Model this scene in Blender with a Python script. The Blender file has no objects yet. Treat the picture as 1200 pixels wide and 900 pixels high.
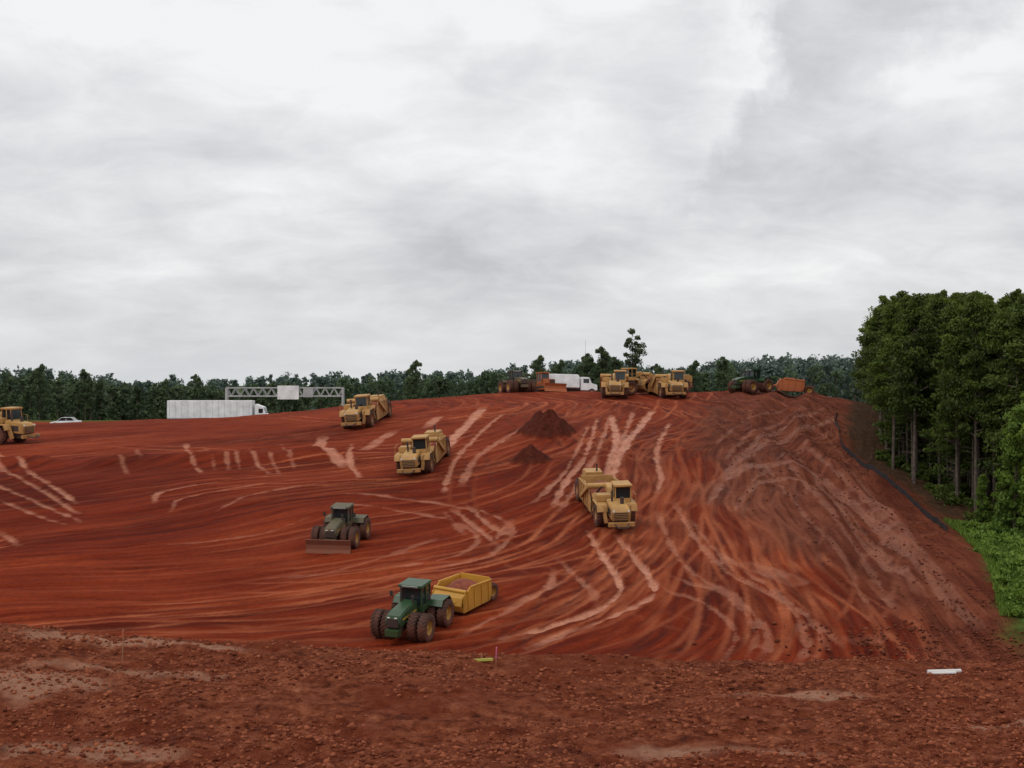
import bpy, bmesh, math, random
import numpy as np
from mathutils import Vector, Matrix
rng = np.random.RandomState(7); random.seed(7)
D2R = math.radians
F = 1666.67      # focal length / pixel used for reading distances off the survey photo
EYE = 16.0
scene = bpy.context.scene
COL = scene.collection

def sstep(a, b, x):
    t = np.clip((x-a)/(b-a), 0, 1); return t*t*(3-2*t)

# ------------------------------------------------------------------ noise
TAB = np.random.RandomState(3).rand(256, 256)
def vn(x, y, s=0):
    x = np.asarray(x, float)+s*17.3; y = np.asarray(y, float)+s*31.7
    xi = np.floor(x).astype(int); yi = np.floor(y).astype(int)
    fx = x-xi; fy = y-yi
    fx = fx*fx*(3-2*fx); fy = fy*fy*(3-2*fy)
    a = TAB[xi & 255, yi & 255]; b = TAB[(xi+1) & 255, yi & 255]
    c = TAB[xi & 255, (yi+1) & 255]; d = TAB[(xi+1) & 255, (yi+1) & 255]
    return (a*(1-fx)+b*fx)*(1-fy)+(c*(1-fx)+d*fx)*fy*1.0
def fbm(x, y, o=4, s=0):
    r = 0; a = .5
    for i in range(o):
        r = r+a*(vn(x, y, s+i)-.5); x = x*2.03; y = y*2.03; a *= .5
    return r

# ------------------------------------------------------------------ terrain
def tps_fit(P, v, lam=0.0):
    n = len(P); d = np.linalg.norm(P[:, None]-P[None], axis=2)
    K = np.where(d > 0, d*d*np.log(d+1e-9), 0)+lam*np.eye(n)
    Q = np.hstack([np.ones((n, 1)), P])
    A = np.zeros((n+3, n+3)); A[:n, :n] = K; A[:n, n:] = Q; A[n:, :n] = Q.T
    return P, np.linalg.solve(A, np.concatenate([v, np.zeros(3)]))
def tps_eval(m, x, y):
    P, w = m; x = np.asarray(x, float); y = np.asarray(y, float)
    r = w[-3]+w[-2]*x+w[-1]*y
    for i in range(len(P)):
        d2 = (x-P[i, 0])**2+(y-P[i, 1])**2
        r = r+w[i]*0.5*d2*np.log(d2+1e-9)
    return r
cols = {
 -120: [(735,85),(690,93),(640,105),(600,117),(562,130),(548,140),(530,155),(512,172),(500,188),(499,200)],
 0:    [(735,85),(690,93),(640,105),(600,117),(562,130),(548,140),(530,155),(512,172),(499,188),(498,200)],
 300:  [(752,83),(700,92),(650,103),(610,113),(575,124),(548,137),(525,150),(505,165),(490,182),(487,198)],
 600:  [(780,78),(750,83),(700,91),(650,101),(622,108),(580,118),(550,128),(520,141),(500,153),(480,170),(465,190),(461,200)],
 800:  [(775,79),(750,83),(700,91),(650,100),(600,112),(560,123),(520,138),(490,160),(467,186),(461,200)],
 1000: [(775,80),(720,88),(660,99),(600,114),(555,133),(510,158),(480,182),(469,200)],
 1120: [(785,79),(700,91),(620,115),(560,150),(520,180),(500,200)],
 1300: [(790,80),(690,93),(630,118),(560,155),(520,200)]}
P = []; V = []
for px, l in cols.items():
    for py, d in l:
        P.append(((px-600)/F*d, d)); V.append(-(py-450)/F*d)
TM = tps_fit(np.array(P), np.array(V), 3.0)
def H0(x, y):
    x = np.asarray(x, float); y = np.asarray(y, float)
    zm = tps_eval(TM, np.clip(x, -85, 85), np.clip(y, 72, 202))
    zf = np.interp(y, [-60, 0, 5, 15, 25, 35, 50, 60], [-1.7, -1.7, -2.5, -6.3, -8.7, -9.6, -10., -10.2])
    zf = zf+np.interp(x, [-40, -18, -9.6, 0, 15, 40], [1.7, 1.3, .65, .05, -.1, -.1])*sstep(36, 50, y)
    s = sstep(51, 66, y)
    z = zf*(1-s)+zm*s
    end = np.interp(x, [-25, -5], [214, 242])
    t = np.clip((y-201)/(end-201), 0, 1); t = t*t*(3-2*t)
    far = -6.7-5.3*sstep(262, 330, y)
    z = z*(1-t)+far*t
    return z+EYE
def brown_edge(y):
    yy = np.array([60, 78, 86, 95, 105, 118, 140, 170, 200, 230.])
    px = np.array([1120, 1105, 1045, 965, 885, 822, 806, 815, 835, 850.])
    return np.interp(y, yy, (px-600)/F*yy)
FEN_Y = np.array([60, 86, 100, 113, 120, 130, 140, 150, 165, 200, 260.])
FEN_P = np.array([1190, 1168, 1150, 1118, 1092, 1056, 1022, 996, 985, 992, 995.])
def green_edge(y):
    return np.interp(y, FEN_Y, (FEN_P-600)/F*FEN_Y)
PILES = []
def detail(x, y):
    near = 1-sstep(52, 60, y)
    mid = sstep(56, 66, y)*(1-sstep(203, 212, y))
    br = sstep(-.5, 2.5, x-brown_edge(y)-2*fbm(x*.2, y*.2, 2, 5))
    d = near*sstep(18, 30, y)*(.75*fbm(x*.22, y*.35, 3, 1)+.42*fbm(x*1.1, y*1.3, 3, 2)+.14*(np.abs(fbm(x*4, y*4, 2, 8)))*2)
    d = d+mid*(.45*fbm(x*.09, y*.12, 3, 3)+.22*fbm(x*.45, y*.45, 3, 23)*vn(x*.07, y*.07, 24)+.05*fbm(x*.9, y*.9, 2, 4))
    d = d+mid*br*(.9*fbm(x*.16, y*.16, 3, 6)+.18*fbm(x*.8, y*.8, 3, 7))
    # benches cut along the right bank
    w_ = x-green_edge(y)+1.5*fbm(x*.1, y*.1, 2, 41)
    d = d+mid*br*(.55*np.exp(-((w_+5)/1.0)**2)+.4*np.exp(-((w_+10)/1.2)**2)-.4*np.exp(-((w_+7.4)/1.4)**2)+.35*np.exp(-((w_+14.5)/1.1)**2))
    # low bank below the upper bench on the left
    d = d+mid*.7*np.exp(-((y-(141+3*fbm(x*.05, y*0, 2, 31)*4))/3.2)**2)*(1-sstep(-22, -10, x))*(.5+1.4*vn(x*.25, y*.1, 33))
    for (cx, cy, r, h) in PILES:
        q = np.sqrt((x-cx)**2+(y-cy)**2)/r
        d = d+h*np.clip(1-q, 0, 1)**.9*(1+.5*fbm(x*1.5, y*1.5, 3, 9))
    return d
def H(x, y): return H0(x, y)+detail(x, y)
def hit(px, py):
    ys = np.arange(62, 215, .2); xs = (px-600)/F*ys
    zr = EYE-(py-450)/F*ys
    k = np.where(H0(xs, ys) > zr)[0]
    i = k[0] if len(k) else np.argmin(zr-H0(xs, ys)+np.where(ys > 202, 99, 0))
    return xs[i], ys[i]
a = hit(645, 508); b = hit(622, 541)
PILES += [(a[0], a[1], 2.8, 2.4), (b[0], b[1], 2.0, 1.6), (a[0]-1.6, a[1]+2.0, 2.0, 1.5)]

# flow coordinate: the haul direction over the site
guides = [
 (-2, [(-80,524),(0,518),(200,504),(400,490),(500,476)]),
 (-1, [(-80,575),(0,560),(100,548),(220,530),(400,510),(520,490),(600,470)]),
 (0,  [(-80,625),(0,610),(120,600),(250,575),(400,560),(520,545),(620,520),(690,490),(725,470)]),
 (1,  [(-80,665),(0,655),(150,650),(300,625),(420,595),(540,590),(640,560),(700,520),(745,472)]),
 (2,  [(-80,705),(0,700),(200,700),(380,670),(520,650),(640,610),(720,560),(755,510),(765,470)]),
 (3,  [(150,735),(350,730),(500,705),(620,680),(720,640),(765,580),(780,520),(783,470)]),
 (3.7,[(560,775),(680,740),(760,690),(795,620),(798,540),(800,468)]),
 (4.3,[(790,778),(850,745),(845,690),(818,610),(815,530),(822,468)]),
 (5,  [(960,780),(950,730),(890,660),(850,590),(860,520),(900,480)]),
 (6,  [(1110,772),(1060,710),(980,630),(930,560),(960,500)]),
 (7,  [(1165,740),(1120,680),(1040,610),(985,550)])]
P = []; V = []
for v, l in guides:
    for p in l: P.append(hit(*p)); V.append(v)
PM = tps_fit(np.array(P), np.array(V, float), 40.0)

def crom(pts, step=.3):
    pts = [np.array(p, float) for p in pts]
    pts = [2*pts[0]-pts[1]]+pts+[2*pts[-1]-pts[-2]]; out = []
    for i in range(1, len(pts)-2):
        p0, p1, p2, p3 = pts[i-1:i+3]; n = max(2, int(np.linalg.norm(p2-p1)/step))
        for t in np.linspace(0, 1, n, endpoint=False):
            out.append(.5*((2*p1)+(-p0+p2)*t+(2*p0-5*p1+4*p2-p3)*t*t+(-p0+3*p1-3*p2+p3)*t**3))
    out.append(pts[-2]); return np.array(out)
TR = [  # compacted wheel tracks, sheen painted in as pale colour (points, half width m, strength)
 ([(688,622),(705,650),(722,675),(726,697),(700,716),(640,736),(590,748)],.18,1),
 ([(722,628),(745,655),(765,685),(762,703),(720,722),(680,738)],.2,1),
 ([(716,488),(722,510),(718,535),(708,565)],.3,1),
 ([(765,480),(745,505),(728,530),(716,560)],.34,1),
 ([(742,482),(728,520),(712,548)],.2,.7),
 ([(700,490),(688,530),(660,570),(648,596)],.2,.8),
 ([(690,500),(665,550),(625,590)],.16,.6),
 ([(716,486),(700,530),(670,580),(655,600)],.18,.6),
 ([(566,478),(545,500),(520,524)],.5,.9),
 ([(590,484),(560,510),(540,530),(525,560),(520,580)],.2,.7),
 ([(635,492),(600,508),(560,535),(540,570)],.3,.5),
 ([(784,495),(770,530),(775,560),(770,575)],.2,.8),
 ([(462,504),(445,515),(425,530)],.5,.6),
 ([(378,512),(376,528),(405,546)],.5,.8),
 ([(412,520),(410,540),(422,560)],.2,.8),
 ([(515,488),(500,500)],.5,.7),
 ([(-30,520),(0,534),(40,556),(90,590)],.18,.75),([(-30,534),(0,550),(40,570),(92,602)],.18,.65),
 ([(-20,560),(0,570),(45,590),(95,612)],.16,.6),([(0,587),(40,604),(80,615)],.16,.6),([(0,622),(22,640)],.16,.6),
 ([(218,520),(222,540),(236,556)],.17,.65),([(262,530),(268,552)],.13,.45),([(292,526),(300,545),(318,556)],.15,.55),
 ([(330,520),(345,550)],.13,.35),([(160,525),(165,545)],.13,.35),([(240,525),(252,552)],.13,.35),
 ([(270,528),(282,552)],.13,.45),([(308,528),(328,556)],.13,.45),([(130,530),(150,556)],.13,.4),
 ([(530,596),(560,622),(585,640)],.18,.6),([(545,590),(575,618),(605,632)],.18,.6),([(575,640),(600,612)],.16,.5),
 ([(520,600),(545,628)],.14,.5),
 ([(400,578),(470,584),(560,600),(600,622),(570,650),(480,668)],.16,.45),
 ([(390,590),(460,597),(530,612),(560,634),(520,655),(440,668)],.15,.4),
 ([(180,590),(190,575),(260,565),(330,556)],.17,.6),
 ([(200,598),(215,584),(280,573),(350,562)],.15,.5),
 ([(252,600),(300,580),(380,566)],.16,.45),
 ([(600,712),(640,690),(650,668)],.2,.7),
 ([(540,745),(600,715),(660,680)],.18,.5),
 ([(655,655),(690,690),(700,712)],.18,.4),
 ([(690,736),(660,742),(620,760)],.28,.7),
 ([(880,664),(905,672),(930,682)],.8,.5),
 ([(770,600),(800,660),(870,710),(900,750),(890,775)],.18,.4),
 ([(790,590),(840,660),(920,710),(945,750),(935,778)],.18,.45),
 ([(810,610),(860,670),(940,720),(972,760)],.15,.4),
 ([(830,640),(900,690),(960,735),(990,760)],.16,.4),
 ([(770,690),(830,710),(862,745),(850,775)],.15,.4),
 ([(785,675),(850,700),(885,740),(875,772)],.15,.35),
 ([(300,680),(380,672),(450,652),(520,628)],.16,.3),
 ([(200,640),(300,628),(360,608)],.16,.35),
 ([(840,565),(905,545),(960,555),(1020,605),(1090,680),(1150,735)],.5,.6),
 ([(870,580),(920,560),(965,580),(1020,640),(1080,700)],.3,.6),
 ([(850,560),(900,520),(960,495),(985,485)],.35,.55),
 ([(830,590),(860,545),(905,505),(960,482)],.25,.5),
 ([(920,540),(960,590),(1010,650),(1050,715)],.2,.5),
 ([(930,530),(975,580),(1030,640),(1075,705)],.18,.5),
 ([(900,550),(940,600),(980,650),(1020,715)],.18,.45),
 ([(945,525),(990,565),(1050,625),(1100,690)],.2,.5),
 ([(985,560),(1030,600),(1080,650),(1125,710)],.22,.5),
 ([(970,535),(1010,570),(1070,640),(1130,710)],.3,.55),
 ([(850,540),(880,510),(930,485),(970,478)],.18,.4),([(840,520),(870,495),(920,478)],.16,.4),
 ([(860,600),(880,570),(930,530),(975,505)],.16,.45),([(1000,750),(1040,745)],.5,.5),
]
tracks = [(crom([hit(*p) for p in pts]), w, s) for pts, w, s in TR]

def grow(a, b, s0, k=1.14):
    out = []; v = a; s = s0
    while v < b: s *= k; v += s; out.append(v)
    return np.array(out)
gx = np.concatenate([np.arange(0, 36, .15), np.arange(36, 88, .22)]); ex = grow(gx[-1], 6000, .3)
gx = np.concatenate([gx, ex]); GX = np.concatenate([-gx[:0:-1], gx])
GY = np.concatenate([np.arange(-40, 28, 2.0), np.arange(28, 56, .14), np.arange(56, 206, .2)])
GY = np.concatenate([GY, grow(GY[-1], 9000, .35, 1.1)])
X, Y = np.meshgrid(GX, GY)
nx, ny = len(GX), len(GY)
x = X.ravel(); y = Y.ravel()
Z = H(x, y)
core = (y > 60) & (y < 208) & (np.abs(x) < 95)
psi = tps_eval(PM, np.clip(x, -80, 70), np.clip(y, 76, 200))
tr = np.zeros_like(x); idx = np.where(core)[0]
cx, cy = x[idx], y[idx]
for pts, w, s in tracks:
    lo = pts.min(0)-2; hi = pts.max(0)+2
    k = np.where((cx > lo[0]) & (cx < hi[0]) & (cy > lo[1]) & (cy < hi[1]))[0]
    if not len(k): continue
    best = np.full(len(k), 1e9)
    for p in pts: best = np.minimum(best, (cx[k]-p[0])**2+(cy[k]-p[1])**2)
    dd = np.sqrt(best)+.6*fbm(cx[k]*.8, cy[k]*.8, 3, 12)
    e0 = np.sqrt(((cx[k]-pts[0][0])**2+(cy[k]-pts[0][1])**2)); e1 = np.sqrt(((cx[k]-pts[-1][0])**2+(cy[k]-pts[-1][1])**2))
    fade = sstep(0, 2.2, e0)*sstep(0, 2.2, e1)
    m = (1-sstep(w*.8, w*1.4+.06, dd))*s*(.25+.75*fade)
    g = idx[k]; tr[g] = np.maximum(tr[g], m)
    Z[g] -= .07*m; Z[g] += .09*s*fade*np.exp(-((dd-w*2-.1)/.22)**2)
# fine wheel ruts, traced along the haul flow with some wander
RX0, RY0, RS = -96., 66., .1
IW, IH = 1920, 1420
def trace(npair, seed, smin, smax, wide, kr):
    RR = np.random.RandomState(seed); sx = []; sy = []
    while len(sx) < npair:
        yy_ = 78+118*RR.rand()**1.25
        xx_ = (RR.rand()*2-1)*.4*yy_ if RR.rand() < .5 else (-.05+.28*RR.rand())*yy_
        if xx_ < green_edge(yy_)-3: sx.append(xx_); sy.append(yy_)
    sgn = np.where(RR.rand(npair) < .5, 1, -1.); wander = np.where(RR.rand(npair) < wide, .7, .10)*RR.randn(npair)
    ln = 80+220*RR.rand(npair); strg = smin+(smax-smin)*RR.rand(npair)**1.6; gauge = .85+.5*RR.rand(npair); wp = RR.rand(npair)*50
    ras = np.zeros((IH, IW), np.float32); qx = np.array(sx); qy = np.array(sy)
    for st in range(300):
        e_ = .4
        gx_ = tps_eval(PM, qx+e_, qy)-tps_eval(PM, qx-e_, qy); gy_ = tps_eval(PM, qx, qy+e_)-tps_eval(PM, qx, qy-e_)
        an = np.arctan2(gx_*sgn, -gy_*sgn)+wander+.5*(vn(wp+st*.02, wp, 2)-.5)
        tx, ty = np.cos(an), np.sin(an); qx = qx+tx*.2; qy = qy+ty*.2
        f_ = np.minimum(1, np.minimum(st, ln-st)/15.)*strg
        for sd in (-1, 1):
            X1 = qx-ty*gauge*sd; Y1 = qy+tx*gauge*sd
            ok = (st < ln) & (Y1 > 74) & (Y1 < 200)
            ix = ((X1-RX0)/RS).astype(int); iy = ((Y1-RY0)/RS).astype(int); K = int(kr)
            for ox in range(-K, K+1):
                for oy in range(-K, K+1):
                    r2 = math.hypot(ox, oy)
                    if r2 > kr: continue
                    jx, jy = ix+ox, iy+oy; o2 = ok & (jx >= 0) & (jx < IW) & (jy >= 0) & (jy < IH)
                    np.maximum.at(ras, (jy[o2], jx[o2]), (f_*min(1, (kr+.4-r2)/1.5))[o2])
    u_ = np.clip((cx-RX0)/RS-.5, 0, IW-2); v_ = np.clip((cy-RY0)/RS-.5, 0, IH-2); iu = u_.astype(int); iv = v_.astype(int); fu = u_-iu; fv = v_-iv
    rt = (ras[iv, iu]*(1-fu)+ras[iv, iu+1]*fu)*(1-fv)+(ras[iv+1, iu]*(1-fu)+ras[iv+1, iu+1]*fu)*fv
    o = np.zeros_like(x); o[idx] = rt*(.4+1.2*vn(cx*.4, cy*.4, seed)); return o
rutm = trace(200, 21, .10, .65, .14, 2.3)
rutd = trace(210, 22, .2, .85, .10, 2.8)
Z -= .05*rutm+.12*rutd
rut = fbm(psi*9, x*.02+y*.02, 3, 20)*sstep(66, 78, y)*(1-sstep(190, 205, y))
Z += .2*rut
brown = sstep(-1.5, 2.8, x-brown_edge(y)-7*fbm(x*.15, y*.15, 4, 5))*sstep(64, 76, y)
fore = 1-sstep(55, 68, y)
ge = sstep(-.3, 1.6, x-green_edge(y)-2*fbm(x*.5, y*.5, 2, 5))*sstep(80, 88, y)
green = np.maximum(ge*(1-sstep(114, 122, y)), sstep(242, 262, y+6*fbm(x*.1, y*.1, 2)))
litter = ge*sstep(114, 122, y)
dark = np.zeros_like(x)
for (px_, py_, r, h) in PILES: dark = np.maximum(dark, 1-sstep(.85, 1.12, np.sqrt((x-px_)**2+(y-py_)**2)/r))
pale = np.zeros_like(x)
for (ax, ay, rx, ry) in [(-15, 43.5, 2.6, 1.8), (-12.5, 46, 3.5, .8), (-11, 37.2, 2.2, .9), (6, 37.2, 3.4, .9), (-13.5, 50.5, 5.5, 1.0), (9, 45, 2.5, .7), (14, 41, 2, .6)]:
    q = np.sqrt(((x-ax)/rx)**2+((y-ay)/ry)**2)+1.3*fbm(x*.8, y*.8, 3, 15); pale = np.maximum(pale, 1-sstep(.45, 1.1, q))

def np_mesh(name, verts, faces, mats=(), midx=None, attrs=None, smooth=False):
    faces = np.asarray(faces); k = faces.shape[1]
    me = bpy.data.meshes.new(name)
    me.vertices.add(len(verts)); me.vertices.foreach_set('co', np.asarray(verts, np.float32).ravel())
    me.loops.add(faces.size); me.loops.foreach_set('vertex_index', faces.ravel().astype(np.int32))
    me.polygons.add(len(faces))
    me.polygons.foreach_set('loop_start', np.arange(0, faces.size, k, dtype=np.int32))
    me.polygons.foreach_set('loop_total', np.full(len(faces), k, np.int32))
    for m in mats: me.materials.append(m)
    if midx is not None: me.polygons.foreach_set('material_index', np.asarray(midx, np.int32))
    if smooth is not False:
        me.polygons.foreach_set('use_smooth', np.full(len(faces), True) if smooth is True else smooth)
    for n, v in (attrs or {}).items():
        at = me.attributes.new(n, 'FLOAT', 'POINT'); at.data.foreach_set('value', np.asarray(v, np.float32))
    me.update(calc_edges=True); me.validate()
    return me
def add_obj(name, me, parent=None):
    o = bpy.data.objects.new(name, me); COL.objects.link(o)
    if parent: o.parent = parent
    return o

# ------------------------------------------------------------------ node helper
class NT:
    def __init__(s, tree): s.t = tree
    def n(s, typ, **kw):
        nd = s.t.nodes.new(typ)
        for k, v in kw.items():
            if k.startswith('i_'):
                key = k[2:]; key = int(key) if key.isdigit() else key
                if hasattr(v, 'links') or isinstance(v, bpy.types.NodeSocket): s.t.links.new(v, nd.inputs[key])
                else: nd.inputs[key].default_value = v
            else: setattr(nd, k, v)
        return nd
    def math(s, op, a, b=0.0, clamp=False):
        return s.n('ShaderNodeMath', operation=op, use_clamp=clamp, i_0=a, i_1=b).outputs[0]
    def attr(s, name): return s.n('ShaderNodeAttribute', attribute_name=name).outputs['Fac']
    def comb(s, a, b, c): return s.n('ShaderNodeCombineXYZ', i_0=a, i_1=b, i_2=c).outputs[0]
    def noise(s, vec, scale, detail=3, rough=.55, dist=0):
        return s.n('ShaderNodeTexNoise', i_Vector=vec, i_Scale=scale, i_Detail=detail, i_Roughness=rough, i_Distortion=dist).outputs['Fac']
    def ramp(s, f, stops):
        r = s.n('ShaderNodeValToRGB', i_0=f); e = r.color_ramp.elements
        while len(e) < len(stops): e.new(.5)
        for q, (p, c) in zip(e, stops): q.position = p; q.color = (*c, 1) if len(c) == 3 else c
        return r.outputs[0]
    def mix(s, f, a, b, mode='MIX'):
        m = s.n('ShaderNodeMix', data_type='RGBA', blend_type=mode)
        for i, v in ((0, f), (6, a), (7, b)):
            if isinstance(v, bpy.types.NodeSocket): s.t.links.new(v, m.inputs[i])
            else: m.inputs[i].default_value = v if i == 0 else (*v, 1)
        return m.outputs[2]
    def rng(s, v, a, b, c=0., d=1.):
        return s.n('ShaderNodeMapRange', i_0=v, i_1=a, i_2=b, i_3=c, i_4=d).outputs[0]
def new_mat(name):
    m = bpy.data.materials.new(name); m.use_nodes = True
    t = m.node_tree; b = t.nodes['Principled BSDF']; return m, NT(t), b

# ground
MG, N, B = new_mat('red_clay_ground')
pos = N.n('ShaderNodeNewGeometry').outputs['Position']
sp = N.n('ShaderNodeSeparateXYZ', i_0=pos); px_, py_ = sp.outputs[0], sp.outputs[1]
ps = N.attr('psi')
v1 = N.comb(N.math('MULTIPLY', ps, 19.), N.math('MULTIPLY', px_, .08), N.math('MULTIPLY', py_, .08))
v2 = N.comb(N.math('MULTIPLY', ps, 2.6), N.math('MULTIPLY', px_, .035), N.math('MULTIPLY', py_, .035))
n1 = N.noise(v1, 1., 6, .7); n2 = N.noise(v2, 1., 3, .5, .3)
nb = N.noise(pos, .07, 4); nf = N.noise(pos, 2.2, 7, .72); nm = N.noise(pos, .5, 5, .65)
mixn = N.math('ADD', N.math('MULTIPLY', n1, .38), N.math('ADD', N.math('MULTIPLY', n2, .35), N.math('MULTIPLY', nb, .27)))
floor = N.ramp(mixn, [(.38, (.068, .0075, .0032)), (.47, (.148, .0175, .0052)), (.55, (.225, .0310, .0085)), (.66, (.36, .068, .019))])
hl = N.rng(n1, .60, .72); hl = N.math('MULTIPLY', hl, N.rng(nb, .42, .6))
floor = N.mix(N.math('MULTIPLY', hl, .35), floor, (.42, .12, .048))
floor = N.mix(N.rng(nf, .42, .72, 0, .5), floor, (.075, .0085, .0035))
up = N.math('MULTIPLY', N.rng(py_, 125, 160), N.rng(nm, .3, .65))
floor = N.mix(N.math('MULTIPLY', up, .35), floor, (.28, .058, .026))
rd = N.math('MULTIPLY', N.attr('rutd'), N.rng(nf, .3, .6, .6, 1.))
floor = N.mix(N.math('MULTIPLY', rd, .75), floor, (.062, .0075, .0035))
rm = N.math('MULTIPLY', N.attr('rut'), N.rng(nf, .25, .6, .45, 1.))
floor = N.mix(rm, floor, (.45, .13, .057))
tk = N.math('MULTIPLY', N.attr('track'), N.rng(nm, .25, .6, .4, 1.))
tk = N.math('MULTIPLY', tk, N.rng(nf, .3, .6, .6, 1.))
col = N.mix(tk, floor, (.58, .24, .14))  # track sheen mixed in as a lighter base colour
brc = N.ramp(N.noise(pos, .3, 8, .7), [(.3, (.060, .015, .0085)), (.45, (.118, .028, .0145)), (.6, (.17, .045, .022)), (.78, (.24, .085, .046))])
bs = N.noise(v1, 1., 5, .65)
brc = N.mix(N.rng(bs, .47, .66, 0, .7), brc, (.22, .062, .032))
brc = N.mix(N.rng(n2, .52, .38, 0, .55), brc, (.072, .014, .0075))
brc = N.mix(N.math('MULTIPLY', rd, .55), brc, (.05, .011, .0065))
brc = N.mix(rm, brc, (.28, .095, .053))
brc = N.mix(N.math('MULTIPLY', tk, .8), brc, (.38, .155, .094))
col = N.mix(N.attr('brown'), col, brc)
fn = N.noise(N.comb(px_, py_, 0.), .16, 5, .6, .4)
fo = N.ramp(N.noise(pos, 1.6, 9, .76), [(.36, (.05, .0105, .005)), (.47, (.160, .038, .0165)), (.57, (.255, .073, .034)), (.70, (.38, .145, .08))])
fo = N.mix(N.rng(fn, .5, .60, 0, .6), fo, (.15, .028, .011))
fo = N.mix(N.rng(N.noise(pos, .35, 5, .6), .56, .66, 0, .5), fo, (.08, .015, .008))
fo = N.mix(N.math('MULTIPLY', N.attr('pale'), N.rng(nf, .3, .6, .3, .8)), fo, (.44, .23, .15))
col = N.mix(N.attr('fore'), col, fo)
col = N.mix(N.math('MULTIPLY', N.attr('dark'), .92), col, N.ramp(nf, [(.35, (.035, .009, .006)), (.65, (.095, .022, .013))]))
gr = N.ramp(N.noise(pos, .8, 6, .7), [(.35, (.04, .035, .012)), (.5, (.05, .09, .015)), (.7, (.12, .17, .04))])
col = N.mix(N.attr('green'), col, gr)
col = N.mix(N.attr('litter'), col, N.ramp(nf, [(.35, (.03, .018, .009)), (.65, (.10, .05, .026))]))
N.t.links.new(col, B.inputs['Base Color'])
rgh = N.math('SUBTRACT', .95, N.math('MULTIPLY', N.math('ADD', tk, N.math('MULTIPLY', rd, .5), True), .4))
N.t.links.new(rgh, B.inputs['Roughness'])
N.t.links.new(N.math('ADD', .06, N.math('MULTIPLY', tk, .2)), B.inputs['Specular IOR Level'])
hs = N.math('ADD', N.math('MULTIPLY', n1, .5), N.math('MULTIPLY', nf, .5))
hs = N.math('ADD', hs, N.math('MULTIPLY', N.noise(pos, 7., 5, .7), N.rng(py_, 50, 75, .45, .18)))
bp = N.n('ShaderNodeBump', i_Strength=.85, i_Distance=.45, i_Height=hs)
N.t.links.new(bp.outputs[0], B.inputs['Normal'])
ii = np.arange((ny-1)*(nx-1)); r_ = ii//(nx-1); c_ = ii % (nx-1); q = r_*nx+c_
faces = np.stack([q, q+1, q+nx+1, q+nx], 1)
gm = np_mesh('ground', np.stack([x, y, Z], 1), faces, [MG], None,
             dict(psi=psi, track=tr, rut=rutm, rutd=rutd, brown=brown, fore=fore, green=green, litter=litter, dark=dark, pale=pale), True)
add_obj('ground', gm)

# ------------------------------------------------------------------ basic materials
DUST = (.21, .062, .03)
def paint(name, c, rough=.5, dust=.4, metal=0, top=2.2):
    m, N, B = new_mat(name)
    tc = N.n('ShaderNodeTexCoord').outputs['Object']
    z = N.n('ShaderNodeSeparateXYZ', i_0=tc).outputs[2]
    n = N.noise(tc, 1.7, 6, .7); n2 = N.noise(tc, 9, 4, .6)
    low = N.rng(z, 0., top, .35, 0.)
    f = N.math('ADD', N.math('MULTIPLY', N.rng(n, .35, .7), dust), N.math('ADD', low, N.rng(n2, .55, .75, 0, dust*.4)), True)
    f = N.math('MULTIPLY', f, min(1, dust*2))
    cc = N.mix(N.rng(N.noise(tc, .8, 3), .3, .7), tuple(v*.78 for v in c), tuple(min(1, v*1.1) for v in c))
    N.t.links.new(N.mix(f, cc, DUST), B.inputs['Base Color'])
    N.t.links.new(N.rng(f, 0, 1, rough, .9), B.inputs['Roughness'])
    B.inputs['Metallic'].default_value = metal
    return m
M_Y = paint('weathered_yellow_paint', (.50, .285, .085), .55, .45)
M_Y2 = paint('yellow_paint', (.60, .31, .035), .5, .3)
M_OR = paint('orange_paint', (.50, .13, .03), .5, .5)
M_G = paint('green_paint', (.022, .07, .026), .4, .16)
M_G2 = paint('dusty_green_paint', (.07, .085, .045), .6, .45)
M_RIM = paint('yellow_rim', (.50, .31, .035), .55, .4)
M_T = paint('tyre_rubber', (.022, .021, .02), .85, .42)
M_D = paint('dark_steel', (.03, .03, .03), .6, .3)
M_W = paint('white_paint', (.78, .79, .8), .4, .06)
M_GR = paint('grey_steel', (.42, .43, .44), .5, .05, .3)
M_BR = paint('muddy_steel', (.16, .06, .035), .7, .7)
M_L = paint('lamp_glass', (.7, .7, .65), .15, .05)
M_ST = paint('wood_stake', (.40, .22, .11), .8, .4)
M_PK = paint('pink_ribbon', (.60, .12, .24), .6, .15)
M_YG = paint('yellow_ribbon', (.50, .50, .08), .6, .15)
M_WP = paint('white_pvc', (.72, .70, .68), .5, .1)
M_BF = paint('black_silt_fabric', (.012, .012, .015), .7, .15)
M_LOAD, N, B = new_mat('loaded_red_earth')
N.t.links.new(N.ramp(N.noise(N.n('ShaderNodeTexCoord').outputs['Object'], 2, 6, .7), [(.3, (.09, .018, .01)), (.7, (.3, .07, .03))]), B.inputs['Base Color']); B.inputs['Roughness'].default_value = .9
M_GL, N, B = new_mat('dark_cab_glass'); B.inputs['Base Color'].default_value = (.015, .022, .024, 1); B.inputs['Roughness'].default_value = .08
M_AS, N, B = new_mat('asphalt')
N.t.links.new(N.ramp(N.noise(N.n('ShaderNodeTexCoord').outputs['Object'], 3, 6), [(.3, (.04, .04, .042)), (.7, (.065, .065, .065))]), B.inputs['Base Color']); B.inputs['Roughness'].default_value = .9

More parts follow.
